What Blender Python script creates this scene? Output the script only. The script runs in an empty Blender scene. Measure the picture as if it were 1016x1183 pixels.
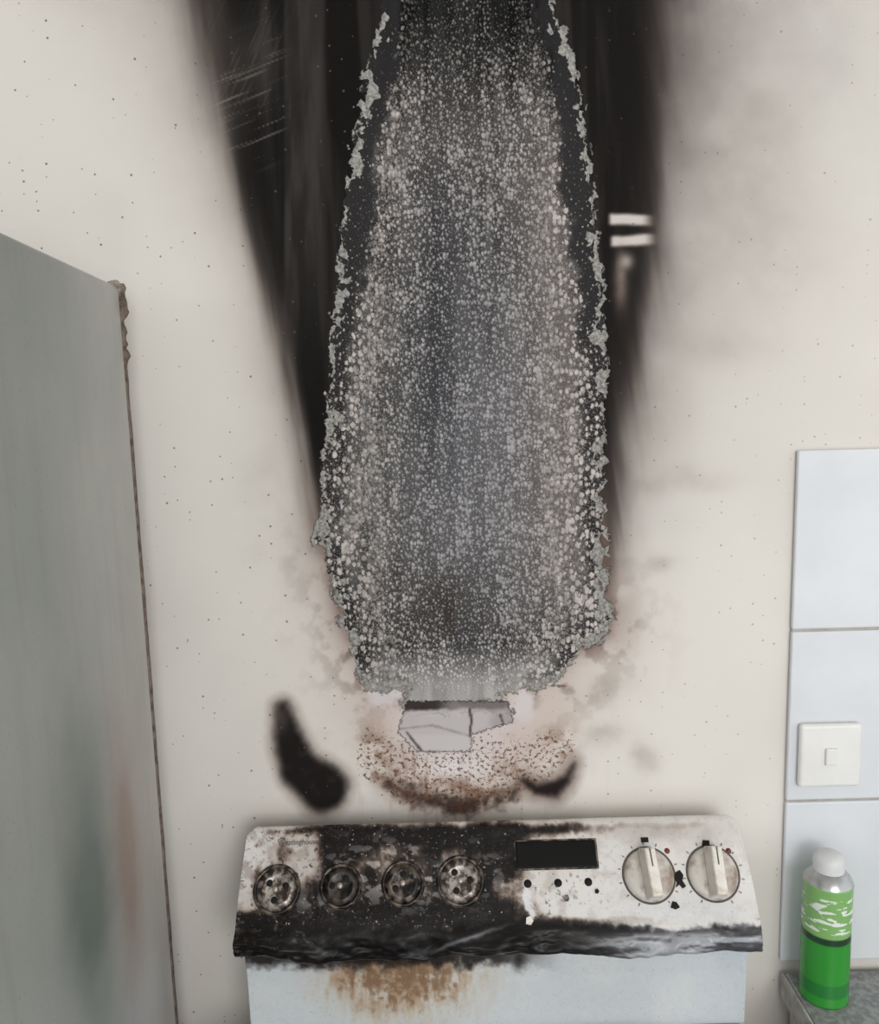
import bpy, bmesh, math
import numpy as np
from mathutils import Matrix, Vector

# ------------------------------------------------------------------ camera geometry
F_PX=950.0; CX=508.0; CY=591.5
PITCH=math.radians(8.0); ROLL=math.radians(1.5)
CAM=np.array([0.0,-0.9,1.59])
Xv=np.array([1.0,0,0]); Uv=np.array([0,math.sin(PITCH),math.cos(PITCH)]); Fv=np.array([0,math.cos(PITCH),-math.sin(PITCH)])
cr,sr=math.cos(ROLL),math.sin(ROLL)
def ray(px,py):
    dx=px-CX; up=CY-py
    a=dx*cr+up*sr; b=-dx*sr+up*cr
    return Fv+Xv*a/F_PX+Uv*b/F_PX
def on_y(px,py,y):
    d=ray(px,py); return CAM+d*((y-CAM[1])/d[1])
def on_plane(px,py,p,n):
    d=ray(px,py); t=np.dot(np.array(p)-CAM,n)/np.dot(d,n); return CAM+d*t
def survey(X,Y,Z):
    rx,ry,rz=X-CAM[0],Y-CAM[1],Z-CAM[2]
    f=ry*Fv[1]+rz*Fv[2]; a=rx/f*F_PX; b=(ry*Uv[1]+rz*Uv[2])/f*F_PX
    return CX+a*cr-b*sr, CY-(a*sr+b*cr)

# ------------------------------------------------------------------ numpy helpers
def lin(c):
    c=np.asarray(c,float)/255.0
    return np.where(c<=0.04045,c/12.92,((c+0.055)/1.055)**2.4)
def ss(a,b,x):
    t=np.clip((x-a)/(b-a),0,1); return t*t*(3-2*t)
_rng=np.random.default_rng(7)
_T=_rng.random((256,256))
def vn(x,y,seed=0):
    x=x+seed*37.13; y=y+seed*17.77
    xi=np.floor(x).astype(int); yi=np.floor(y).astype(int); fx=x-xi; fy=y-yi
    fx=fx*fx*(3-2*fx); fy=fy*fy*(3-2*fy)
    g=lambda i,j:_T[i&255,j&255]
    return (g(xi,yi)*(1-fx)+g(xi+1,yi)*fx)*(1-fy)+(g(xi,yi+1)*(1-fx)+g(xi+1,yi+1)*fx)*fy
def fbm(x,y,seed=0,o=4):
    s=0;a=.5;t=0
    for i in range(o):
        s=s+a*vn(x*2**i,y*2**i,seed+i*3); t+=a; a*=.55
    return s/t
def mixc(col,c,m):
    c=np.asarray(c,float); m=np.clip(m,0,1)[...,None]
    return col*(1-m)+c*m
def poly_sdf(u,v,P):
    P=np.array(P,float); d=np.full(u.shape,1e9); ins=np.zeros(u.shape,bool)
    n=len(P)
    for i in range(n):
        ax,ay=P[i]; bx,by=P[(i+1)%n]
        ex,ey=bx-ax,by-ay
        t=np.clip(((u-ax)*ex+(v-ay)*ey)/(ex*ex+ey*ey+1e-9),0,1)
        d=np.minimum(d,(u-ax-t*ex)**2+(v-ay-t*ey)**2)
        c=((ay>v)!=(by>v))
        if ey!=0: ins^= c&(u< (v-ay)/ey*ex+ax)
    d=np.sqrt(d); return np.where(ins,d,-d)
def stroke(u,v,P,R):
    P=np.array(P,float); R=np.array(R,float); d=np.full(u.shape,1e9)
    for i in range(len(P)-1):
        for t in np.linspace(0,1,14):
            p=P[i]*(1-t)+P[i+1]*t; r=R[i]*(1-t)+R[i+1]*t
            d=np.minimum(d,np.hypot(u-p[0],v-p[1])-r)
    return d
def ell(u,v,cx,cy,rx,ry):
    return np.exp(-(((u-cx)/rx)**2+((v-cy)/ry)**2))

# ------------------------------------------------------------------ node helpers
class NT:
    def __init__(s,name,rough=.6):
        s.m=bpy.data.materials.new(name); s.m.use_nodes=True; s.t=s.m.node_tree
        s.b=s.t.nodes['Principled BSDF']; s.b.inputs['Roughness'].default_value=rough
    def n(s,ty,**k):
        x=s.t.nodes.new(ty)
        for a,b in k.items(): setattr(x,a,b)
        return x
    def l(s,a,b): s.t.links.new(a,b)
    def put(s,inp,v):
        if hasattr(v,'is_output') or isinstance(v,bpy.types.NodeSocket): s.l(v,inp)
        else: inp.default_value=v
    def math(s,op,a,b=0.0,clamp=False):
        x=s.n('ShaderNodeMath',operation=op); x.use_clamp=clamp; s.put(x.inputs[0],a); s.put(x.inputs[1],b); return x.outputs[0]
    def mr(s,v,a,b,c=0.0,d=1.0):
        x=s.n('ShaderNodeMapRange'); x.clamp=True
        for i,q in enumerate((v,a,b,c,d)): s.put(x.inputs[i],q)
        return x.outputs[0]
    def mix(s,f,a,b):
        x=s.n('ShaderNodeMix',data_type='RGBA'); s.put(x.inputs[0],f); s.put(x.inputs[6],a); s.put(x.inputs[7],b); return x.outputs[2]
    def noise(s,vec,scale,detail=3,rough=.55):
        x=s.n('ShaderNodeTexNoise'); x.inputs['Scale'].default_value=scale; x.inputs['Detail'].default_value=detail; x.inputs['Roughness'].default_value=rough
        s.l(vec,x.inputs['Vector']); return x.outputs[0]
    def attr(s,name):
        return s.n('ShaderNodeAttribute',attribute_name=name)
    def objc(s): return s.n('ShaderNodeTexCoord').outputs['Object']
    def vscale(s,vec,v):
        x=s.n('ShaderNodeVectorMath',operation='MULTIPLY'); s.l(vec,x.inputs[0]); x.inputs[1].default_value=v; return x.outputs[0]
    def bump(s,h,strength=.3,dist=.001):
        x=s.n('ShaderNodeBump'); x.inputs['Strength'].default_value=strength; x.inputs['Distance'].default_value=dist
        s.l(h,x.inputs['Height']); s.l(x.outputs[0],s.b.inputs['Normal'])
    def lum(s,c):
        x=s.n('ShaderNodeRGBToBW'); s.l(c,x.inputs[0]); return x.outputs[0]
def C(r,g,b): 
    c=lin((r,g,b)); return (c[0],c[1],c[2],1.0)
def simple(name,c1,c2=None,rough=.5,scale=20,metal=0.0,bump=0.0,thr=(.35,.65),stretch=(1,1,1)):
    t=NT(name,rough); v=t.vscale(t.objc(),stretch)
    n=t.noise(v,scale,4)
    if c2 is None: c2=tuple(max(0,k*.88) for k in c1)
    t.l(t.mix(t.mr(n,thr[0],thr[1]),C(*c1),C(*c2)),t.b.inputs['Base Color'])
    t.b.inputs['Metallic'].default_value=metal
    if max(c1)<50: t.b.inputs['Specular IOR Level'].default_value=.2
    if bump: t.bump(n,bump)
    return t.m

# ------------------------------------------------------------------ mesh helpers
COL=bpy.context.scene.collection
def empty(name,loc=(0,0,0),rotz=0):
    e=bpy.data.objects.new(name,None); e.location=loc; e.rotation_euler=(0,0,rotz); e.empty_display_size=.05; COL.objects.link(e); return e
def add(name,me,mat=None,parent=None,smooth=True):
    o=bpy.data.objects.new(name,me); COL.objects.link(o)
    if mat: me.materials.append(mat)
    if smooth and len(me.polygons): me.polygons.foreach_set('use_smooth',np.ones(len(me.polygons),bool))
    if parent: o.parent=parent
    return o
def grid_mesh(name,X,Y,Z):
    nr,nc=X.shape; co=np.stack([X,Y,Z],-1).reshape(-1,3).astype(np.float32)
    idx=np.arange(nr*nc).reshape(nr,nc)
    q=np.stack([idx[:-1,:-1],idx[:-1,1:],idx[1:,1:],idx[1:,:-1]],-1).reshape(-1,4)
    return np_mesh(name,co,q)
def np_mesh(name,co,q):
    me=bpy.data.meshes.new(name); me.vertices.add(len(co)); me.vertices.foreach_set('co',np.asarray(co,np.float32).ravel())
    me.loops.add(q.size); me.loops.foreach_set('vertex_index',q.ravel().astype(np.int32))
    me.polygons.add(len(q)); me.polygons.foreach_set('loop_start',np.arange(0,q.size,4,dtype=np.int32))
    try: me.polygons.foreach_set('loop_total',np.full(len(q),4,np.int32))
    except Exception: pass
    me.update(calc_edges=True); me.validate(); return me
def setcol(me,name,rgb):
    a=me.color_attributes.new(name,'FLOAT_COLOR','POINT')
    n=rgb.reshape(-1,3); out=np.ones((len(me.vertices),4),np.float32)*.5; out[:len(n),:3]=n; a.data.foreach_set('color',out.ravel())
def setf(me,name,f):
    a=me.attributes.new(name,'FLOAT','POINT'); out=np.zeros(len(me.vertices),np.float32)-200; f=f.ravel(); out[:len(f)]=f; a.data.foreach_set('value',out)
def box_bm(bm,lo,hi,bev=0,seg=2):
    r=bmesh.ops.create_cube(bm,size=1); vs=r['verts']
    for v in vs:
        v.co=Vector([(lo[i]+hi[i])/2+v.co[i]*(hi[i]-lo[i]) for i in range(3)])
    if bev:
        es=list({e for v in vs for e in v.link_edges})
        bmesh.ops.bevel(bm,geom=es,offset=bev,segments=seg,affect='EDGES',profile=.5)
def boxes(name,lst,mat,parent,mtx=None,smooth=False):
    bm=bmesh.new()
    for b in lst: box_bm(bm,*b)
    bmesh.ops.recalc_face_normals(bm,faces=bm.faces)
    me=bpy.data.meshes.new(name); bm.to_mesh(me); bm.free()
    o=add(name,me,mat,parent,smooth)
    if mtx is not None: o.matrix_local=mtx
    return o
def lathe(name,prof,mat,parent,mtx=None,seg=48):
    vs=[];fs=[];n=len(prof)
    for i in range(seg):
        a=2*math.pi*i/seg
        for r,z in prof:
            vs.append((r*math.cos(a),r*math.sin(a),z))
    for i in range(seg):
        j=(i+1)%seg
        for k in range(n-1): fs.append((i*n+k,j*n+k,j*n+k+1,i*n+k+1))
    bm=bmesh.new(); bv=[bm.verts.new(v) for v in vs]
    for f in fs: bm.faces.new([bv[q] for q in f])
    bmesh.ops.remove_doubles(bm,verts=bm.verts,dist=1e-6); bmesh.ops.recalc_face_normals(bm,faces=bm.faces)
    me=bpy.data.meshes.new(name); bm.to_mesh(me); bm.free()
    o=add(name,me,mat,parent)
    if mtx is not None: o.matrix_local=mtx
    return o

# ================================================================== WALL BACK
step=.0016
xs=np.concatenate([np.arange(-2,-.62,.06),np.arange(-.62,.62,step),np.arange(.62,2.001,.06)])
zs=np.concatenate([np.arange(0,.84,.06),np.arange(.84,2.1,step),np.arange(2.1,2.401,.03)]); zs[-1]=2.4
Xg,Zg=np.meshgrid(xs,zs)
u,v=survey(Xg,np.zeros_like(Xg),Zg)

PATCH=[(443,-60),(443,5),(436,40),(425,75),(418,105),(412,150),(403,185),(402,220),(396,260),(390,320),(384,370),(380,420),(377,480),(374,540),(370,590),(364,624),(380,650),(388,690),(402,740),(416,780),(428,800),(468,797),(462,812),(470,824),(588,822),(584,800),(622,796),(652,784),(660,765),(680,746),(706,733),(708,705),(698,690),(700,640),(697,600),(698,550),(700,500),(702,420),(699,350),(692,290),(690,240),(685,190),(675,130),(664,80),(650,30),(640,5),(636,-60)]
sd=poly_sdf(u,v,PATCH)
FLAP=[(470,810),(588,810),(594,834),(546,849),(545,869),(482,869),(459,846)]
sd2=poly_sdf(u,v,FLAP)

n1=fbm(u/60,v/60,1); n2=fbm(u/18,v/18,5); nst=fbm(u/9,v/90,9); nbig=fbm(u/200,v/200,11); n3=fbm(u/7,v/7,13)
col=np.ones(u.shape+(3,))*np.array([217,213,207.])
col=mixc(col,(206,201,195),ss(.4,.75,nbig)*.5)
midR=np.interp(v,[-100,0,100,200,300,400,500,600,700],[792,776,768,758,750,736,722,714,706])
wR=np.interp(v,[-100,0,200,400,600,700],[36,32,23,16,10,5])
midL=np.interp(v,[-100,0,100,200,300,400,500,600,650],[200,230,252,277,301,323,342,359,371])
wL=np.interp(v,[-100,0,100,200,400,600,650],[38,30,22,16,10,6,4])
wob=(n1-.5)*30; wst=(fbm((u-v*.15)/26,v/240,17)-.5)*48
hzR=np.exp(-np.clip(u-midR,0,None)/np.interp(v,[0,150,300,700],[160,125,85,45]))*np.interp(v,[0,200,450,600,760],[.92,.82,.62,.45,0])*(u>560)
hzR*= (.88+.6*(n1-.5))
col=mixc(col,(102,96,93),hzR)
hzL=np.exp(-np.clip(midL-u,0,None)/np.interp(v,[0,150,300,650],[80,52,34,18]))*np.interp(v,[0,500,640,700],[.8,.6,.35,0])*(u<560)
hzL*=(.88+.5*(n1-.5))
col=mixc(col,(112,101,95),hzL)
for cx,cy,rx,ry,a in [(800,555,40,12,.22),(755,480,30,50,.3),(830,400,60,20,.2),(745,565,22,14,.25),(700,800,35,20,.35),(748,880,14,14,.35),(765,650,20,10,.25),(700,850,30,14,.25),(880,300,80,60,.15),(300,560,30,60,.15),(340,640,22,50,.22),(780,330,40,60,.2),(725,700,14,60,.25),(860,180,60,80,.2)]:
    col=mixc(col,(140,130,123),ell(u+wob,v+wob,cx,cy,rx,ry)*a*(.4+1.2*n2))
dR=1/(1+np.exp((u+wst*.7-midR)/wR)); dR*=(u>540)*ss(735,640,v)
dL=1/(1+np.exp(-(u+wst*.6-midL)/wL)); dL*=(u<=540)*ss(665,600,v)
col=mixc(col,(72,64,60),ss(0,.8,dR)*.9)
col=mixc(col,(22,20,19),ss(.3,.9,dR)*np.interp(v,[0,300,500,620,720],[.98,.96,.88,.7,.2]))
col=mixc(col,(72,64,60),ss(0,.8,dL)*.9)
col=mixc(col,(18,17,16),ss(.3,.9,dL)*np.interp(v,[0,500,600,660],[.98,.96,.88,.3]))
dk=np.maximum(ss(.7,.95,dR),ss(.7,.95,dL))
sst=fbm((u-v*.05)/16,v/320,83)
col=mixc(col,(54,50,48),dk*ss(.45,.75,sst)*.6)
col=mixc(col,(70,60,54),dk*(u>560)*ss(120,300,v)*ss(.4,.7,fbm(u/20,v/140,85))*.5)
bl=ss(326,331,u)*ss(378,366,u)*ss(500,260,v)
col=mixc(col,(62,58,55),bl*(.4+.4*ss(.3,.7,nst)))
scr0=(u*math.cos(math.radians(22))-v*math.sin(math.radians(22))); s1=(u*math.sin(math.radians(22))+v*math.cos(math.radians(22)))
scr=fbm(scr0/70,s1/2.6,21,2)
col=mixc(col,(150,142,136),ss(.6,.82,scr)*ss(.2,.7,ell(u,v,292,110,48,85))*.5)
scr2=fbm((v*.92-u*.4)/60,(u*.92+v*.4)/3,25,2)
col=mixc(col,(120,113,108),ss(.62,.8,scr2)*ell(u,v,285,70,50,60)*.3)
col=mixc(col,(96,90,87),ell(u+wob,v,290,70,36,55)*.35)
for (y0,x0,x1,h) in [(253,704,752,6.5),(279,706,755,6.5)]:
    yy=y0+(u-x0)*.05*(-1 if y0>265 else 1)
    m=ss(h+2.5,h-3.5,np.abs(v-yy+(n2-.5)*3))*ss(x0-3,x0+4,u)*ss(x1+8,x1-12,u)
    col=mixc(col,(208,200,195),m*.93)
col=mixc(col,(130,114,107),ell(u,v,718,325,8,30)*.85*(.6+.8*n2))
col=mixc(col,(190,180,174),ell(u,v,724,302,8,9)*.7)
# heat discolouration round lower patch
d=-sd
lowm=ss(560,760,v)
col=mixc(col,(184,169,162),np.exp(-np.clip(d,0,None)/36)*lowm*.75)
col=mixc(col,(108,90,83),np.exp(-np.clip(d,0,None)/11)*ss(500,640,v)*ss(800,700,v)*.8*(.5+n1))
col=mixc(col,(84,66,58),ss(.5,.7,n2)*np.exp(-np.clip(d,0,None)/24)*lowm*.6)
bowl=np.hypot((u-532)/122,(v-818)/112)+(n1-.5)*.35+(n2-.5)*.15
col=mixc(col,(184,164,152),ss(1.3,.7,bowl)*ss(770,850,v)*.65)
col=mixc(col,(206,196,195),ss(.95,.45,bowl)*ss(790,830,v)*.85)
arc=np.exp(-((bowl-.98)/.17)**2)*ss(820,880,v)
col=mixc(col,(104,74,58),arc*ss(.4,.7,n2)*.75)
st=stroke(u,v,[(446,906),(480,922),(520,932),(570,926),(598,914)],[2,4,6,5,2])
col=mixc(col,(46,34,29),ss(14,-5,st+(n2-.5)*34+(n3-.5)*12)*.85)
drip=fbm(u/5,v/60,81)
col=mixc(col,(98,60,44),ss(.55,.75,drip)*ell(u,v,535,905,90,30)*.6)
col=mixc(col,(224,219,219),ell(u,v,530,888,46,14)*.8)
col=mixc(col,(206,199,202),ss(.2,.8,ell(u+(n2-.5)*24,v+(n3-.5)*14,446,804,24,13))*.85)
col=mixc(col,(206,199,201),ss(.2,.8,ell(u+(n2-.5)*24,v+(n3-.5)*14,604,814,16,20))*.85)
b1=stroke(u,v,[(327,818),(333,850),(346,888),(374,911)],[6,14,21,26])+(n2-.5)*7
col=mixc(col,(120,106,98),ss(18,0,b1)*.55); col=mixc(col,(26,23,22),ss(8,-7,b1)*.97)
col=mixc(col,(100,90,85),ell(u,v,326,830,8,16)*.5); col=mixc(col,(52,47,45),ss(.5,.7,n2)*ss(0,-8,b1)*.6)
b2=stroke(u,v,[(606,902),(620,912),(640,912),(654,901),(664,882)],[2,6,7,5,1])+(n2-.5)*9
col=mixc(col,(110,92,84),ss(20,0,b2)*.6); col=mixc(col,(30,24,23),ss(6,-5,b2)*.95)
# inside colours
tl=np.interp(v,[-60,5,100,300,600,800],[443,443,420,392,370,425]); tr=np.interp(v,[-60,5,100,300,700,800],[636,640,670,694,700,610])
t=(u-(tl+tr)/2)/((tr-tl)/2)
g=np.interp(v,[-60,20,90,150,250,400,600,700,745,770,790,830],[20,24,44,72,72,78,90,74,58,124,174,178])
ci=np.stack([g*1.0,g*.985,g*.975],-1)
ci+= ((nst-.5)*70)[...,None]
ci=mixc(ci,(120,112,110),ss(.1,.6,t)*ss(1.0,.7,t)*ss(80,220,v)*ss(760,640,v)*.6)
ci=mixc(ci,(112,111,117),ell(t*100,v,0,540,45,190)*.6)
ci=mixc(ci,(46,46,50),ell(t*100,v,-24,360,18,230)*.65)
ci=mixc(ci,(52,45,41),ell(u,v,520,705,50,45)*.75*ss(.35,.6,nst))
ci=mixc(ci,(92,84,80),ell(t*100,v,0,150,60,70)*.4)
bandw=np.interp(v,[0,200,500,700,780],[18,30,20,14,10])*np.where(t>0,1.1,1.0)
bandm=ss(bandw+10,bandw-4,sd+(n2-.5)*30+(n3-.5)*10)*ss(800,765,v)
ci=mixc(ci,(44,43,44),bandm*.9)
cov=np.interp(v,[-60,20,90,160,300,600,740,780,815],[.45,.56,.82,.9,.9,.95,.97,.9,.3])
clus=fbm(u/10,v/34,31)
cov=cov*(1-bandm*np.interp(v,[0,350,480,700],[.72,.65,.15,.1]))*(.5+1.0*clus)
cov*=1-.25*ell(t*100,v,-22,360,20,230)
cov*=1-.3*ell(u,v,520,705,50,45)
big=ss(.45,.95,np.abs(t)+(n1-.5)*.5)
dotc=mixc(np.ones(u.shape+(3,))*np.array([176,172,170.]),(206,197,192),ss(.3,.8,np.abs(t)))
dotc=mixc(dotc,(112,108,105),ss(150,0,v)*.6)
dotc=mixc(dotc,(170,170,176),ell(t*100,v,0,480,50,220)*.7)
dotc=mixc(dotc,(216,212,210),ell(t*100,v,0,775,70,30)*.8)
rust=np.clip(arc*1.1+np.exp(-np.clip(d,0,None)/45)*lowm*.6+ss(1.2,.9,bowl)*ss(830,880,v)*.6+.35*ell(u,v,540,880,150,60),0,1)*ss(955,935,v)
# layered plaster at base of patch
fc_=np.ones(u.shape+(3,))*np.array([184,178,178.]); fc_=mixc(fc_,(162,156,156),ss(.4,.65,n1))
fc_=mixc(fc_,(196,190,191),ss(548,540,u)*ss(846,852,v)*.7)
fc_=mixc(fc_,(58,52,51),ss(825,820,v+(n2-.5)*9+(u-470)*.03)*ss(540,500,u))  # shade of the recess along the flap top is painted in
fc_=mixc(fc_,(118,112,111),ss(822,816,v+(n2-.5)*8)*ss(500,540,u))
for P_ in ([(543,820),(545,834),(543,850)],[(578,826),(584,842)],[(470,846),(486,866)],[(462,842),(500,838),(543,850),(590,838)]):
    s_=stroke(u,v,P_,[.2]*len(P_)); fc_=mixc(fc_,(70,62,60),ss(2.0,.6,s_+(n3-.5)*1.5)*(.85 if len(P_)<4 else .3))
relief=ss(-1.5,1.5,sd+(n2-.5)*16)*.0012
co=np.stack([Xg,relief,Zg],-1).reshape(-1,3)
idx=np.arange(Xg.size).reshape(Xg.shape)
q=np.stack([idx[:-1,:-1],idx[:-1,1:],idx[1:,1:],idx[1:,:-1]],-1).reshape(-1,4)
N0=len(co); b=[(-2,.004,0),(2,.004,0),(2,.12,0),(-2,.12,0),(-2,.004,2.4),(2,.004,2.4),(2,.12,2.4),(-2,.12,2.4)]
co=np.vstack([co,np.array(b)])
qb=np.array([(0,1,2,3),(4,7,6,5),(0,4,5,1),(1,5,6,2),(2,6,7,3),(3,7,4,0)])+N0
me=np_mesh('wall_back',co,np.vstack([q,qb]))
setcol(me,'paint_out',lin(np.clip(col,0,255))); setcol(me,'paint_in',lin(np.clip(ci,10,255))); setcol(me,'dotc',lin(dotc)); setcol(me,'flapc',lin(fc_))
setf(me,'edge',sd); setf(me,'edge2',sd2); setf(me,'cov',cov); setf(me,'big',big); setf(me,'rust',rust)
T=NT('fire_damaged_plaster',.8)
T.b.inputs['Specular IOR Level'].default_value=.08
oc=T.objc(); sp=T.n('ShaderNodeSeparateXYZ'); T.l(oc,sp.inputs[0]); cb=T.n('ShaderNodeCombineXYZ'); T.l(sp.outputs[0],cb.inputs[0]); T.l(sp.outputs[2],cb.inputs[1]); P=cb.outputs[0]
A=lambda n:T.attr(n).outputs['Fac']; AC=lambda n:T.attr(n).outputs['Color']
na=T.noise(P,55,4); nb=T.noise(P,260,3); nc=T.noise(P,26,3); nd=T.noise(P,900,2)
vf=T.n('ShaderNodeTexVoronoi',voronoi_dimensions='2D'); vf.inputs['Scale'].default_value=105; T.l(P,vf.inputs['Vector'])
sf=T.n('ShaderNodeSeparateColor'); T.l(vf.outputs['Color'],sf.inputs[0])
e=T.math('ADD',A('edge'),T.math('MULTIPLY',T.math('SUBTRACT',na,.5),22))
e=T.math('ADD',e,T.math('MULTIPLY',T.math('SUBTRACT',nb,.5),10))
e=T.math('ADD',e,T.math('MULTIPLY',T.math('SUBTRACT',sf.outputs[0],.5),9))
ins=T.mr(e,-.6,.6)
rimw=T.math('ADD',2.5,T.math('MULTIPLY',T.math('MAXIMUM',T.math('SUBTRACT',nc,.46),0.0),75))
rimw=T.math('ADD',rimw,T.math('MULTIPLY',T.math('SUBTRACT',sf.outputs[1],.5),8))
rim=T.math('MULTIPLY',ins,T.mr(T.math('SUBTRACT',e,rimw),-.6,.8,1.0,0.0))
def bub(scale,lo,hi,soft=.2):
    pv=T.vscale(P,(1,.74,1))
    nw=T.n('ShaderNodeTexNoise'); nw.inputs['Scale'].default_value=200; T.l(P,nw.inputs['Vector'])
    ad=T.n('ShaderNodeVectorMath',operation='MULTIPLY_ADD'); T.l(nw.outputs['Color'],ad.inputs[0]); ad.inputs[1].default_value=(.004,.002,0); T.l(pv,ad.inputs[2])
    vo=T.n('ShaderNodeTexVoronoi',voronoi_dimensions='2D'); vo.inputs['Scale'].default_value=scale; T.l(ad.outputs[0],vo.inputs['Vector'])
    s=T.n('ShaderNodeSeparateColor'); T.l(vo.outputs['Color'],s.inputs[0])
    r=T.math('MULTIPLY',A('cov'),T.math('ADD',lo,T.math('MULTIPLY',s.outputs[0],hi)))
    return T.mr(vo.outputs['Distance'],r,T.math('SUBTRACT',r,soft)), s.outputs[1]
d1,r1=bub(275,.27,.46,.32); d2,r2=bub(180,.22,.48,.2); d3,r3=bub(520,.2,.4,.25)
dm=T.math('ADD',T.math('MULTIPLY',d1,T.math('SUBTRACT',1.0,A('big'))),T.math('MULTIPLY',d2,A('big')))
dm=T.math('MAXIMUM',dm,T.math('MULTIPLY',d3,.45))
dcol=T.mix(T.math('MULTIPLY',r1,.5),AC('dotc'),AC('paint_in'))
inc=T.mix(T.mr(nd,.3,.7,0,.3),AC('paint_in'),C(20,20,22))
inc=T.mix(T.math('MULTIPLY',dm,.93),inc,dcol)
rimc=T.mix(T.mr(nb,.4,.6),C(164,162,157),C(122,120,117))
vo=T.n('ShaderNodeTexVoronoi',voronoi_dimensions='2D'); vo.inputs['Scale'].default_value=80; T.l(P,vo.inputs['Vector'])
s=T.n('ShaderNodeSeparateColor'); T.l(vo.outputs['Color'],s.inputs[0])
rr=T.mr(s.outputs[0],.80,1.0,0.02,.12)
sk=T.mr(vo.outputs['Distance'],rr,T.math('SUBTRACT',rr,.04)); sk=T.math('MULTIPLY',sk,T.mr(s.outputs[0],.80,.83))
sk=T.math('MULTIPLY',sk,T.mr(sp.outputs[0],-.1,.3,.8,.45))
outc=T.mix(sk,AC('paint_out'),C(92,76,68))
ns=T.noise(P,230,4,.65)
thr=T.mr(A('rust'),0,1,.80,.53)
rs=T.mr(T.math('SUBTRACT',ns,thr),0,.05)
outc=T.mix(T.math('MULTIPLY',rs,.85),outc,T.mix(T.mr(nb,.4,.6),C(116,72,50),C(46,33,29)))
base=T.mix(ins,outc,inc); base=T.mix(rim,base,rimc)
base=T.mix(T.math('MULTIPLY',T.mr(e,-2.2,-.4),T.mr(e,.4,-.4,0,.55)),base,C(28,25,24))  # thin shadow line painted just outside the torn edge
e2=T.math('ADD',A('edge2'),T.math('MULTIPLY',T.math('SUBTRACT',nb,.5),10))
i2=T.mr(e2,-.5,.5)
fl=T.mix(T.mr(e2,1.0,2.4,.75,0.0),AC('flapc'),C(60,52,50))
base=T.mix(i2,base,fl)
T.l(base,T.b.inputs['Base Color'])
h=T.math('ADD',T.math('MULTIPLY',dm,ins),T.math('MULTIPLY',rim,1.2)); h=T.math('ADD',h,T.math('MULTIPLY',nd,.1))
T.bump(h,.7,.0012)
wall=add('wall_back',me,T.m)

ceilm=simple('ceiling_paint',(225,222,216),(215,212,206),.85,5)
floorm=simple('vinyl_floor',(150,140,128),(128,118,106),.5,8)
boxes('floor',[((-2,-3,-.1),(2,.12,0))],floorm,None)
boxes('ceiling',[((-2,-3,2.4),(2,.12,2.5))],ceilm,None)

# ================================================================== FRIDGE
pb=on_y(138,330,-.06); zt=float(pb[2])
fr=empty('refrigerator',(float(pb[0]),-.06,0),math.radians(5.4))
FW,FD=.62,.56
T2=NT('grimy_fridge_enamel',.4)
T2.b.inputs['Specular IOR Level'].default_value=.35
oc=T2.objc(); sp=T2.n('ShaderNodeSeparateXYZ'); T2.l(oc,sp.inputs[0])
na=T2.noise(oc,7,4); nb=T2.noise(T2.vscale(oc,(30,30,4)),1.5,5,.65); nc=T2.noise(oc,300,2)
zc=sp.outputs[2]; yc=sp.outputs[1]
c=T2.mix(T2.mr(na,.3,.7),C(160,162,158),C(180,179,173))
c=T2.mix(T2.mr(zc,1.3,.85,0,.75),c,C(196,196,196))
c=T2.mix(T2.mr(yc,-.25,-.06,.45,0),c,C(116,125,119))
def blob(c,y0,z0,ry,rz,colr,am):
    a_=T2.math('POWER',T2.math('DIVIDE',T2.math('SUBTRACT',yc,y0),ry),2.0); b_=T2.math('POWER',T2.math('DIVIDE',T2.math('SUBTRACT',zc,z0),rz),2.0)
    ex=T2.math('POWER',2.718,T2.math('MULTIPLY',T2.math('ADD',T2.math('ADD',a_,b_),T2.math('MULTIPLY',T2.math('SUBTRACT',na,.5),2)),-1.0))
    return T2.mix(T2.math('MULTIPLY',T2.math('MINIMUM',ex,1.0),am),c,colr)
c=blob(c,-.125,1.17,.045,.13,C(140,112,100),.7)
c=blob(c,-.22,1.20,.06,.16,C(78,94,87),.75)
c=blob(c,-.04,1.10,.04,.3,C(150,141,132),.5)
c=blob(c,-.18,.98,.08,.05,C(166,176,190),.5)
c=T2.mix(T2.mr(nb,.5,.75,0,.22),c,C(128,112,100))
c=T2.mix(T2.mr(nc,.66,.72,0,.4),c,C(96,88,82))
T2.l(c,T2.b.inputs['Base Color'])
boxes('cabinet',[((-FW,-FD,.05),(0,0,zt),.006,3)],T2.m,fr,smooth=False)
white=simple('fridge_door_enamel',(205,204,198),(190,188,182),.35,8)
boxes('freezer_door',[((-FW+.002,-FD-.06,1.2),(-.002,-FD-.004,zt-.004),.012,3)],white,fr)
boxes('fridge_door',[((-FW+.002,-FD-.06,.09),(-.002,-FD-.004,1.192),.012,3)],white,fr)
dark=simple('dark_plastic',(40,38,37),(28,27,26),.5,30)
boxes('door_handles',[((-FW+.03,-FD-.1,1.22),(-FW+.05,-FD-.055,1.45),.006,2),((-FW+.03,-FD-.1,.8),(-FW+.05,-FD-.055,1.17),.006,2)],dark,fr)
boxes('plinth_and_feet',[((-FW+.02,-FD+.02,0),(-.02,-.03,.052))],dark,fr)
nz=420; zz=np.linspace(.06,zt+.002,nz)
wd=.0002+.0016*fbm(zz*40,zz*0,3)+np.where(zz>zt-.10,.009*np.clip(fbm(zz*90,zz*0+3,4)-.4,0,1)*2,0)
wd=wd+np.where(zz>zt-.02,.003,0)
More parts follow.
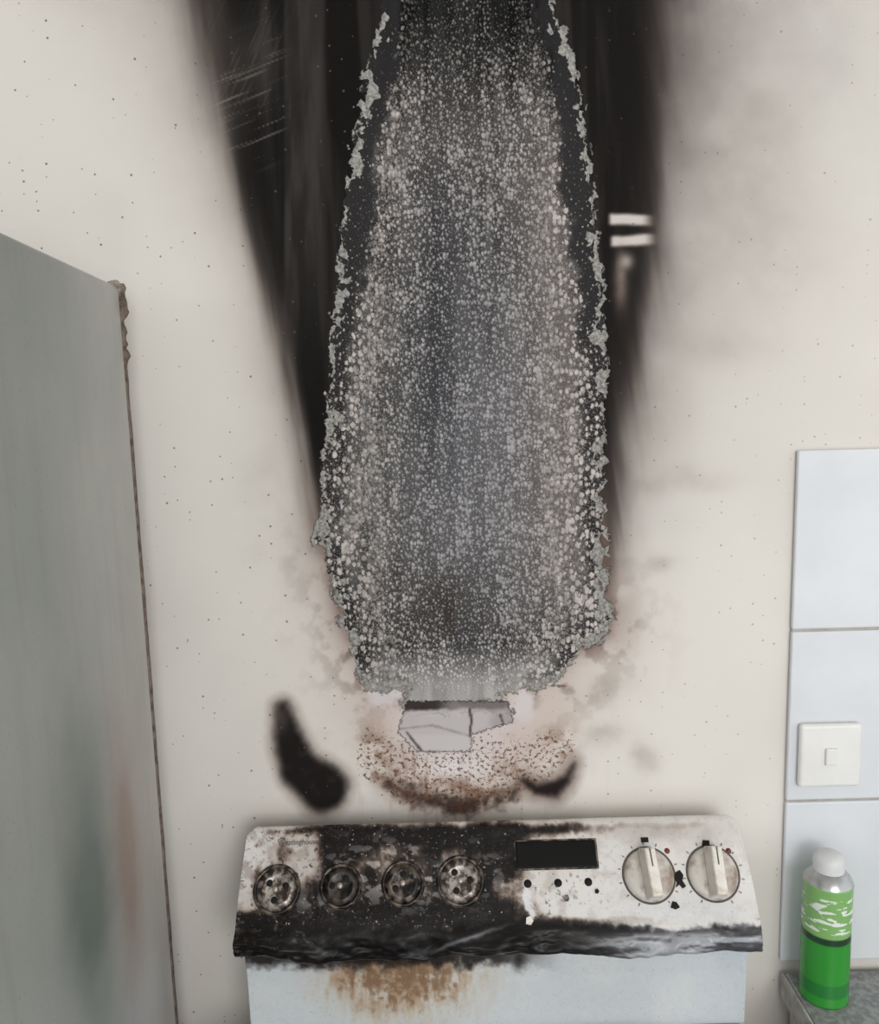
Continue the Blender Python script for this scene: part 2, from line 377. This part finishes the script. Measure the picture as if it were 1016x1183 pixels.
Xf=np.stack([zz*0-.002,zz*0+.0004,wd,wd,zz*0-.004],1); Yf=np.stack([zz*0-.004,zz*0-.004,zz*0-.001,zz*0+.003,zz*0+.003],1)
Zf=np.repeat(zz[:,None],5,1)
rustm=simple('rusty_edge',(122,108,96),(70,58,50),.8,120,bump=.4)
add('back_flange',grid_mesh('back_flange',Xf,Yf,Zf),rustm,fr)
bm=bmesh.new(); bmesh.ops.create_icosphere(bm,subdivisions=3,radius=1)
for vv in bm.verts:
    k=.7+.7*float(fbm(np.array([vv.co.x*2.3+5]),np.array([vv.co.z*2.3+vv.co.y*1.7+5]),8)[0])
    vv.co=Vector((vv.co.x*.008*k-.005,vv.co.y*.006*k-.003,vv.co.z*.009*k+zt-.005))
m_=bpy.data.meshes.new('crumpled_corner'); bm.to_mesh(m_); bm.free()
add('crumpled_corner',m_,simple('chipped_filler',(160,152,140),(92,78,66),.8,150,bump=.5),fr)

# ================================================================== STOVE
sx0,sx1=-.2255,.3240; scx=(sx0+sx1)/2; SW=(sx1-sx0)/2
stove=empty('electric_stove',(0,0,0))
prof=np.array([(-.002,1.092),(-.022,1.108),(-.036,1.118),(-.042,1.1215),(-.048,1.1195),(-.053,1.1135),(-.108,1.042),(-.116,1.034),(-.1205,1.025),(-.120,1.015),(-.114,1.0095),(-.100,1.007),(-.091,.999),(-.087,.965),(-.085,.900)])
seg=np.r_[0,np.cumsum(np.hypot(*np.diff(prof,axis=0).T))]
S=np.linspace(0,seg[-1],250); py_=np.interp(S,seg,prof[:,0]); pz_=np.interp(S,seg,prof[:,1])
k=np.ones(5)/5
def smth(a): 
    p=np.r_[[a[0]]*2,a,[a[-1]]*2]; return np.convolve(p,k,'valid')
py_=smth(py_);pz_=smth(pz_)
nu=560; U=np.linspace(-1,1,nu)
ztop=pz_.max(); ipk=int(pz_.argmax()); R=.010
hw=np.where(pz_>ztop-R,SW-R+np.sqrt(np.clip(R*R-(pz_-(ztop-R))**2,0,None)),SW)
hw[:ipk]=hw[ipk]
hw=np.where((pz_<1.006)&(np.arange(len(pz_))>ipk),SW-.004,hw)
hw=hw-.003*ss(1.06,1.12,pz_)*(hw>SW-R-.001)
Xs=scx+U[None,:]*hw[:,None]; Ys=np.repeat(py_[:,None],nu,1); Zs=np.repeat(pz_[:,None],nu,1)
Z0=Zs.copy(); Y0=Ys.copy()
lip=np.exp(-((Zs-1.02)/.014)**2)
Ys=Ys-lip*(.012*(fbm(Xs*16,Zs*45,41)-.5)*2)
Zs=Zs-lip*(.014*(fbm(Xs*13,Zs*0,43)-.5)*2)-lip*.005*np.exp(-((Xs+.05)/.1)**2)
fac=ss(1.04,1.06,Zs)*ss(1.12,1.11,Zs)
Ys=Ys-fac*.0015*(fbm(Xs*12,Zs*20,47)-.5)
su,sv=survey(Xs,Ys,Zs)
a1=fbm(su/40,sv/40,51); a2=fbm(su/12,sv/12,53); a3=fbm(su/6,sv/30,57); a4=fbm(su/5,sv/5,59); a5=fbm(su/9,sv/55,67)
pc=np.ones(su.shape+(3,))*np.array([212,209,206.])
pc=mixc(pc,(176,167,160),ss(700,560,su)*ss(.3,.6,a1)*.7)
pc=mixc(pc,(140,124,113),ss(.5,.7,a2)*ss(760,500,su)*.6)
pc=mixc(pc,(158,150,143),ell(su,sv,760,960,90,12)*.7*(.4+a2)); pc=mixc(pc,(186,181,176),ss(.5,.75,a2)*.4)
pc=mixc(pc,(178,182,188),ell(su,sv,790,1050,90,16)*.4)
blk=np.zeros(su.shape)
for cx,cy,rx,ry,am in [(388,995,13,46,1.5),(400,972,22,16,1.0),(440,1056,76,20,1.7),(520,964,90,11,1.5),(545,975,50,14,.9),(565,1010,22,38,1.1),(350,1066,100,11,1.3),(440,968,40,10,.9),(428,1022,16,34,.9),(497,1003,12,34,.8),(575,1055,40,14,1.2),(590,985,9,36,.9),(660,1066,90,7,1.0),(300,1064,50,9,1.1),(470,992,16,12,.4),(520,1058,50,14,1.0),(330,985,8,20,.5),(360,960,60,5,.6),(625,960,60,5,.9),(365,1030,8,14,.8),(296,1015,5,26,.5),(480,1010,110,40,.4),(745,955,90,4,.5),(345,1045,40,12,.5)]:
    blk=blk+ell(su+(a1-.5)*30,sv+(a1-.5)*12,cx,cy,rx,ry)*am
bf=blk*(.1+.75*a2+.85*a5)+(a4-.5)*.5*np.clip(blk*2,0,1)
rt_=ss(740,640,su)
pc=mixc(pc,(126,106,92),ss(.12,.35,bf)*.55*np.maximum(rt_,.5))
pc=mixc(pc,(62,50,44),ss(.25,.6,bf)*.8*rt_)
pc=mixc(pc,(22,19,19),ss(.42,1.0,bf)*rt_)
spt=fbm(su/4,sv/4,71)
pc=mixc(pc,(48,40,37),ss(.68,.74,spt)*ss(760,560,su)*.8)
pc=mixc(pc,(198,194,192),ss(.58,.66,fbm(su/14,sv/9,91))*ell(su,sv,470,1010,110,40)*.7)
pc=mixc(pc,(215,213,214),ell(su,sv,505,1004,30,8)*.5*ss(.4,.6,a2)); pc=mixc(pc,(220,219,222),ss(.3,.7,ell(su+(a2-.5)*18,sv,611,1042,6,26))*.9)
pc=mixc(pc,(190,187,184),ell(su,sv,360,1042,26,12)*.5*ss(.4,.6,a2))
lt=np.interp(su,[260,300,350,420,520,600,660,760,890],[1078,1075,1068,1072,1074,1063,1069,1074,1068])
inl=ss(lt-5,lt+4,sv+(a2-.5)*14)*(Z0>1.0075)*(np.arange(len(pz_))>ipk)[:,None]
pc=mixc(pc,(150,153,158),inl*ss(580,740,su))  # metal reflections on the lip's right part painted as greys
pc=mixc(pc,(50,50,54),inl*ss(.42,.6,fbm(su/50,sv/6,61))*ss(560,700,su)*.8)
pc=mixc(pc,(28,26,28),inl*ss(lt+12,lt,sv)*.9*ss(920,870,su))
pc=mixc(pc,(20,18,18),inl*ss(760,620,su))
pc=mixc(pc,(140,140,146),inl*ell(su,sv+(su-545)*.35+(a2-.5)*6,540,1083,40,2.5)*.8)
low=(Z0<1.0085)&(Y0>-.112)&(np.arange(len(pz_))>ipk)[:,None]
lowc=np.ones(su.shape+(3,))*np.array([202,208,212.])
lowc=mixc(lowc,(214,216,216),ss(.4,.7,a1)*.5)
wv=(a1-.5)*50; vst=fbm(su/5,sv/18,73)
rm=ell(su+wv,sv,462,1124,110,62)
lowc=mixc(lowc,(194,176,152),ss(.12,.8,rm*(.4+1.0*vst))*.8)
lowc=mixc(lowc,(158,124,94),ss(.36,.8,rm*(.1+.7*a2+.7*vst))*.6)
lowc=mixc(lowc,(104,76,56),ss(.5,.85,rm*(.1+.5*vst+1.0*a4))*.55)
lowc=mixc(lowc,(34,29,28),ss(1124,1108,sv+(a2-.5)*24)*ss(660,560,su)*.92)
lowc=mixc(lowc,(50,48,48),ell(su,sv,600,1108,8,10))
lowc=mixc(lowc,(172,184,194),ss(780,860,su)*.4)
pc=np.where(low[...,None],lowc,pc)
chip=np.clip(ss(700,560,su)*.52+.08,0,1)*(~low)*(1-inl*.4)
smut=np.clip(.35+.35*ss(560,300,su),0,1)*(~low)
co=np.stack([Xs,Ys,Zs],-1).reshape(-1,3); nr=len(pz_)
idx=np.arange(nr*nu).reshape(nr,nu); q=np.stack([idx[:-1,:-1],idx[1:,:-1],idx[1:,1:],idx[:-1,1:]],-1).reshape(-1,4)
base0=len(co); L=co.reshape(nr,nu,3)[:,0].copy(); Rr=co.reshape(nr,nu,3)[:,-1].copy(); L[:,1]=-.0015; Rr[:,1]=-.0015
L[:,2]=np.minimum(L[:,2],1.092); Rr[:,2]=np.minimum(Rr[:,2],1.092)
co=np.vstack([co,L,Rr]); li=base0+np.arange(nr); ri=base0+nr+np.arange(nr)
q2=np.stack([idx[:-1,0],li[:-1],li[1:],idx[1:,0]],-1); q3=np.stack([idx[:-1,-1],idx[1:,-1],ri[1:],ri[:-1]],-1)
pm=np_mesh('control_panel',co,np.vstack([q,q2,q3]))
ext=lambda a:np.concatenate([a.reshape(-1,*a.shape[2:]),a[:,0],a[:,-1]])
setcol(pm,'paint',lin(np.clip(ext(pc),0,255)).reshape(-1,3)); setf(pm,'chip',ext(chip)); setf(pm,'smut',ext(smut))
T3=NT('scorched_enamel',.3)
oc=T3.objc(); A3=lambda n:T3.attr(n).outputs['Fac']
nf=T3.noise(oc,300,5,.7); ng=T3.noise(oc,600,2); nh=T3.noise(oc,90,4,.6); nk=T3.noise(oc,160,5,.75)
c=T3.attr('paint').outputs['Color']
c=T3.mix(T3.math('MULTIPLY',T3.mr(T3.math('SUBTRACT',nk,T3.mr(A3('smut'),0,1,.75,.5)),0,.05),.65),c,C(82,70,63))
c=T3.mix(T3.mr(T3.math('SUBTRACT',nf,T3.mr(A3('chip'),0,1,.80,.52)),0,.03,0,.8),c,C(200,196,193))
c=T3.mix(T3.mr(ng,.68,.74,0,.7),c,C(46,38,34))
T3.l(c,T3.b.inputs['Base Color']); T3.l(T3.mr(nh,.3,.7,.2,.45),T3.b.inputs['Roughness']); T3.bump(nk,.3,.001)
T3.l(T3.mr(T3.lum(c),.02,.35,.18,.55),T3.b.inputs['Specular IOR Level'])
add('control_panel',pm,T3.m,stove)

PO=np.array([0,-.108,1.042]); PS=np.array([0,.055,.0715]); PS/=np.linalg.norm(PS); PN=np.array([0,-PS[2],PS[1]])
def pmat(px,py,off=0.0):
    p=on_plane(px,py,PO,PN)+PN*off
    return Matrix(((1,0,0,p[0]),(0,PS[1],PN[1],p[1]),(0,PS[2],PN[2],p[2]),(0,0,0,1)))
burnt=simple('burnt_metal',(120,108,98),(30,26,25),.4,110,metal=.4,bump=.5,thr=(.4,.55))
sooty=simple('sooty_metal',(78,70,64),(22,19,18),.4,140,metal=.4,bump=.5,thr=(.42,.6))
bright=simple('scorched_steel',(170,162,156),(74,62,54),.35,150,metal=.5,bump=.3,thr=(.42,.58))
black=simple('char_black',(22,20,20),(34,30,28),.7,60)
for i,(px,py,r,mt) in enumerate([(320,1028,.0245,bright),(394,1024,.022,sooty),(466,1021,.0225,burnt),(532,1018,.025,bright)]):
    M=pmat(px,py,.0005)
    lathe('knob_socket_ring_%d'%(i+1),[(r*.86,0),(r*.88,.003),(r*.94,.0042),(r,.003),(r*1.05,0)],burnt,stove,M)
    lathe('knob_socket_dish_%d'%(i+1),[(0.0001,.0015),(r*.55,.0015),(r*.6,.0026),(r*.66,.0015),(r*.86,.0008),(r*.87,0)],mt,stove,M)
    lathe('knob_spindle_%d'%(i+1),[(.0001,.010),(.0022,.010),(.003,.009),(.003,.002)],bright,stove,M,16)
    for j,an in enumerate((20,140,260)):
        a=math.radians(an+i*35); Mh=M@Matrix.Translation((math.cos(a)*r*.42,math.sin(a)*r*.42,.0016))
        lathe('socket_hole_%d_%d'%(i+1,j+1),[(.0001,.0004),(.0028,.0004),(.0036,.0)],black,stove,Mh,16)
glass=simple('display_glass',(6,6,7),(11,11,12),.15,10)
dl=on_plane(597,1003,PO,PN); dr=on_plane(688,973,PO,PN)
w=(dr[0]-dl[0])/2; hgt=np.dot(on_plane(642,971,PO,PN)-on_plane(642,1003,PO,PN),PS)/2
M=pmat(642.5,987,0)
boxes('clock_display',[((-w,-hgt,-.002),(w,hgt,.0022),.0015,2)],glass,stove,M)
boxes('clock_bezel',[((-w-.0015,-hgt-.0015,-.002),(w+.0015,hgt+.0015,.0012),.001,1)],burnt,stove,M)
for i,(px,py) in enumerate([(610,1021),(645,1020),(680,1019)]):
    lathe('button_hole_%d'%(i+1),[(.0001,.0012),(.0026,.0012),(.0042,.0)],black,stove,pmat(px,py,.0003),20)
ivory=simple('ivory_plastic',(222,218,210),(186,176,162),.35,70,thr=(.45,.7))
skirt=simple('dial_skirt',(196,191,184),(140,122,108),.35,70,thr=(.45,.7))
tick=simple('dial_print',(70,66,62),(90,84,78),.6,50)
for i,(px,py,rt) in enumerate([(750,1011,3),(824,1009,-2)]):
    M=pmat(px,py,.0003)@Matrix.Rotation(math.radians(rt),4,'Z')
    lathe('dial_skirt_%d'%(i+1),[(.0001,.005),(.020,.005),(.023,.0045),(.0262,.0018),(.0268,0)],skirt,stove,M,56)
    lathe('dial_rim_%d'%(i+1),[(.0268,.0),(.0270,.0008),(.0284,.0008),(.0288,0)],tick,stove,M,56)
    bm=bmesh.new(); box_bm(bm,(-.0085,-.0255,.004),(.0085,.027,.026),.0025,3)
    for vv in bm.verts:
        tt=(vv.co.z-.004)/.022; vv.co.x*=1-.32*tt; vv.co.y*=1-.10*tt
    g_=bpy.data.meshes.new('dial_grip'); bm.to_mesh(g_); bm.free()
    o=add('dial_grip_%d'%(i+1),g_,ivory,stove,False); o.matrix_local=M
    boxes('dial_pointer_%d'%(i+1),[((-.0007,.006,.0255),(.0007,.0235,.0263))],tick,stove,M)
    bm=bmesh.new()
    for a in range(-150,151,25):
        r_=bmesh.ops.create_cube(bm,size=1); 
        mm=Matrix.Rotation(math.radians(a),4,'Z')@Matrix.Translation((0,.0318,.0006))@Matrix.Diagonal((.0007,.0028,.0008,1))
        bmesh.ops.transform(bm,matrix=mm,verts=r_['verts'])
    g_=bpy.data.meshes.new('dial_ticks'); bm.to_mesh(g_); bm.free(); o=add('dial_ticks_%d'%(i+1),g_,tick,stove,False); o.matrix_local=M
redm=simple('indicator_red',(120,40,34),(80,30,28),.3,40)
for i,(px,py) in enumerate([(771,983),(842,983)]): lathe('indicator_%d'%(i+1),[(.0001,.0015),(.002,.0013),(.003,0)],redm,stove,pmat(px,py,.0003),16)
def flake(name,px,py,pts,mat,h=.0008):
    bm=bmesh.new(); lo=[bm.verts.new((a*.001,b*.001,0)) for a,b in pts]; hi=[bm.verts.new((a*.001,b*.001,h)) for a,b in pts]
    bm.faces.new(hi); n=len(pts)
    for i in range(n): bm.faces.new((lo[i],lo[(i+1)%n],hi[(i+1)%n],hi[i]))
    me=bpy.data.meshes.new(name); bm.to_mesh(me); bm.free(); o=add(name,me,mat,stove,False); o.matrix_local=pmat(px,py,.0006)
flake('char_flake_1',785,1016,[(-5,-8),(-1,-5),(2,-9),(6,-7),(3,-1),(5,4),(2,9),(-3,7),(-6,1),(-3,-3)],black)
flake('char_flake_2',780,1046,[(-5,-2),(0,-4),(5,-2),(2,3),(-2,4)],black)
flake('symbol_1',745,971,[(-4,-2),(4,-2),(4,3),(-4,3)],black); flake('symbol_2',816,975,[(-5,-2),(3,-3),(4,3),(-3,4)],black)
flake('symbol_3',748,983,[(-4,-.6),(4,-.6),(4,.6),(-4,.6)],tick); flake('symbol_4',813,983,[(-4,-3),(0,-5),(3,-2),(1,3),(-3,2)],black)
for i,(px,py,s_,m__) in enumerate([(655,1038,3,burnt),(690,1030,2.2,black),(612,1064,4,ivory)]):
    flake('residue_%d'%(i+1),px,py,[(-s_,-s_*.7),(s_*.3,-s_),(s_,0),(s_*.4,s_*1.2),(-s_*.8,s_*.8)],m__,.0015)
fc=bpy.data.curves.new('panel_lettering','FONT'); fc.body='Westinghouse'; fc.size=.0078; fc.extrude=.0001; fc.align_x='CENTER'
fo=bpy.data.objects.new('panel_lettering',fc); COL.objects.link(fo); fc.materials.append(tick); fo.parent=stove; fo.matrix_local=pmat(345,976,.0016)
enam=simple('stove_enamel',(206,208,208),(188,188,186),.3,10)
boxes('cooktop',[((sx0,-.60,.862),(sx1,-.0875,.902),.008,3)],enam,stove)
boxes('oven_body',[((sx0+.002,-.56,.06),(sx1-.002,-.004,.866),.004,2)],enam,stove)
boxes('back_column',[((sx0+.006,-.080,.862),(sx1-.006,-.003,.985),.002,1)],enam,stove)
boxes('oven_door',[((sx0+.005,-.60,.25),(sx1-.005,-.562,.80),.008,3)],enam,stove)
boxes('oven_window',[((sx0+.09,-.604,.38),(sx1-.09,-.598,.68),.003,2)],glass,stove)
boxes('oven_handle',[((sx0+.05,-.645,.755),(sx1-.05,-.625,.775),.008,3),((sx0+.07,-.63,.758),(sx0+.09,-.596,.772)),((sx1-.09,-.63,.758),(sx1-.07,-.596,.772))],dark,stove)
boxes('storage_drawer',[((sx0+.005,-.60,.075),(sx1-.005,-.562,.24),.008,3)],enam,stove)
boxes('kick_plate',[((sx0+.03,-.54,0),(sx1-.03,-.03,.062))],dark,stove)
for i,(x,y,r) in enumerate([(scx-.13,-.22,.075),(scx+.13,-.22,.095),(scx-.13,-.45,.095),(scx+.13,-.45,.075)]):
    lathe('drip_bowl_%d'%(i+1),[(.0001,.9025),(r*.9,.9025),(r*1.02,.908),(r*1.1,.906),(r*1.12,.9018)],bright,stove,Matrix.Translation((x,y,0)))
    cu=bpy.data.curves.new('coil','CURVE'); cu.dimensions='3D'; cu.bevel_depth=.004; spn=cu.splines.new('POLY'); npt=220; spn.points.add(npt-1)
    for kx in range(npt):
        tt=kx/(npt-1); rr_=.015+(r-.02)*tt; aa=tt*2*math.pi*4.5; spn.points[kx].co=(x+rr_*math.cos(aa),y+rr_*math.sin(aa),.912,1)
    o=bpy.data.objects.new('coil_element_%d'%(i+1),cu); COL.objects.link(o); cu.materials.append(dark); o.parent=stove

# ================================================================== TILES, BENCH, SWITCH, CAN
TX=.392
tilem=simple('glazed_white_tile',(216,219,223),(206,209,214),.12,7)
grout=simple('grout',(176,172,166),(158,152,146),.9,80)
bt=[]
ztl=1.5215
for r_ in range(3):
    for c_ in range(7):
        z1=ztl-.2035*r_; x0=TX+.2035*c_
        bt.append(((x0,-.0075,z1-.2005),(x0+.2005,-.001,z1),.0018,2))
tl=empty('wall_tiles',(0,0,0))
boxes('glazed_tiles',bt,tilem,tl); boxes('grout_bed',[((TX+.001,-.0045,ztl-.2035*3+.004),(TX+.2035*7-.004,-.0008,ztl-.001))],grout,tl)
bench=empty('kitchen_bench',(0,0,0))
lam=simple('grey_laminate',(150,152,152),(120,122,122),.35,160,thr=(.4,.6)); edge=simple('laminate_edge',(186,186,184),(150,146,140),.5,60)
cabm=simple('cabinet_white',(196,192,186),(180,174,166),.5,6)
boxes('benchtop',[((TX+.003,-.60,.868),(1.8,-.009,.902),.004,2)],lam,bench)
boxes('benchtop_edge_strip',[((TX+.0005,-.60,.87),(TX+.003,-.009,.9))],edge,bench)
boxes('cabinet_carcass',[((TX+.012,-.56,.1),(1.79,-.01,.868))],cabm,bench)
boxes('cabinet_doors',[((TX+.015+.45*i,-.58,.12),(TX+.455+.45*i,-.561,.85),.003,2) for i in range(3)],cabm,bench)
boxes('cabinet_handles',[((TX+.06+.45*i,-.6,.7),(TX+.07+.45*i,-.578,.82),.003,2) for i in range(3)],dark,bench)
boxes('cabinet_kickboard',[((TX+.02,-.52,0),(1.78,-.01,.101))],dark,bench)
po=on_y(921,871,-.008); ph=float((on_y(921,836,-.008)-on_y(921,908,-.008))[2]/2)
out=empty('light_switch',(float(po[0]),-.0078,float(po[2])))
plast=simple('switch_plastic',(228,228,226),(218,217,214),.3,10)
boxes('face_plate',[((0,-.009,-ph),(.07,0,ph),.004,3)],plast,out,smooth=False)
boxes('rocker',[((.028,-.0125,-.010),(.042,-.008,.010),.0015,2)],plast,out)
pcn=on_y(951,1136,-.045)
can=empty('aerosol_can',(float(pcn[0]),-.047,.902))
T4=NT('can_print',.25); oc=T4.objc(); sp=T4.n('ShaderNodeSeparateXYZ'); T4.l(oc,sp.inputs[0]); nn=T4.noise(T4.vscale(oc,(1,1,3)),70,2)
z_=sp.outputs[2]
c=T4.mix(T4.mr(z_,.078,.082),C(48,142,50),C(128,176,104))
c=T4.mix(T4.math('MULTIPLY',T4.mr(nn,.55,.58),T4.math('MULTIPLY',T4.mr(z_,.09,.092),T4.mr(z_,.132,.13))),c,C(225,232,225))
c=T4.mix(T4.math('MULTIPLY',T4.mr(z_,.076,.078),T4.mr(z_,.086,.084)),c,C(30,60,40))
c=T4.mix(T4.math('MULTIPLY',T4.mr(z_,.012,.014),T4.mr(z_,.03,.028)),c,C(36,120,52))
T4.l(c,T4.b.inputs['Base Color'])
rc=.0265
lathe('can_body',[(.0001,.0),(rc*.93,.0),(rc,.002),(rc,.004),(rc*.98,.006),(rc*.98,.138),(rc,.140),(rc*.98,.142)],T4.m,can)
lathe('can_shoulder',[(rc*.98,.142),(rc*.9,.147),(rc*.7,.153),(rc*.55,.156),(.0001,.156)],simple('bare_tin',(190,192,194),(160,162,164),.25,30,metal=.7),can)
lathe('spray_cap',[(rc*.62,.152),(rc*.62,.166),(rc*.5,.172),(rc*.25,.175),(.0001,.175)],simple('cap_plastic',(214,216,216),(200,202,202),.4,20),can)

# ================================================================== LIGHT
w=bpy.data.worlds.new('daylight'); w.use_nodes=True; bpy.context.scene.world=w
bg=w.node_tree.nodes['Background']; bg.inputs[0].default_value=(.965,.985,1.0,1); bg.inputs[1].default_value=1.22
def area(name,loc,target,size,energy,colr):
    l=bpy.data.lights.new(name,'AREA'); l.shape='RECTANGLE'; l.size=size[0]; l.size_y=size[1]; l.energy=energy; l.color=colr
    o=bpy.data.objects.new(name,l); o.location=loc; COL.objects.link(o)
    o.rotation_euler=(Vector(target)-Vector(loc)).to_track_quat('-Z','Y').to_euler(); return o
area('rear_area_light',(.7,-2.7,1.9),(0,0,1.5),(1.2,1.2),31,(1,.99,.97))  # unseen area lamp added behind the camera to light the wall
sc=bpy.context.scene
try:
    sc.view_settings.view_transform='Standard'; sc.view_settings.look='None'
except Exception as ex: print(ex)
cd=bpy.data.cameras.new('camera'); cd.sensor_fit='HORIZONTAL'; cd.sensor_width=36; cd.lens=36*F_PX/1016; cd.clip_start=.01
co_=bpy.data.objects.new('camera',cd); COL.objects.link(co_)
rt=Xv*cr-Uv*sr; up=Xv*sr+Uv*cr; bk=-Fv
co_.matrix_world=Matrix(((rt[0],up[0],bk[0],CAM[0]),(rt[1],up[1],bk[1],CAM[1]),(rt[2],up[2],bk[2],CAM[2]),(0,0,0,1)))
sc.camera=co_
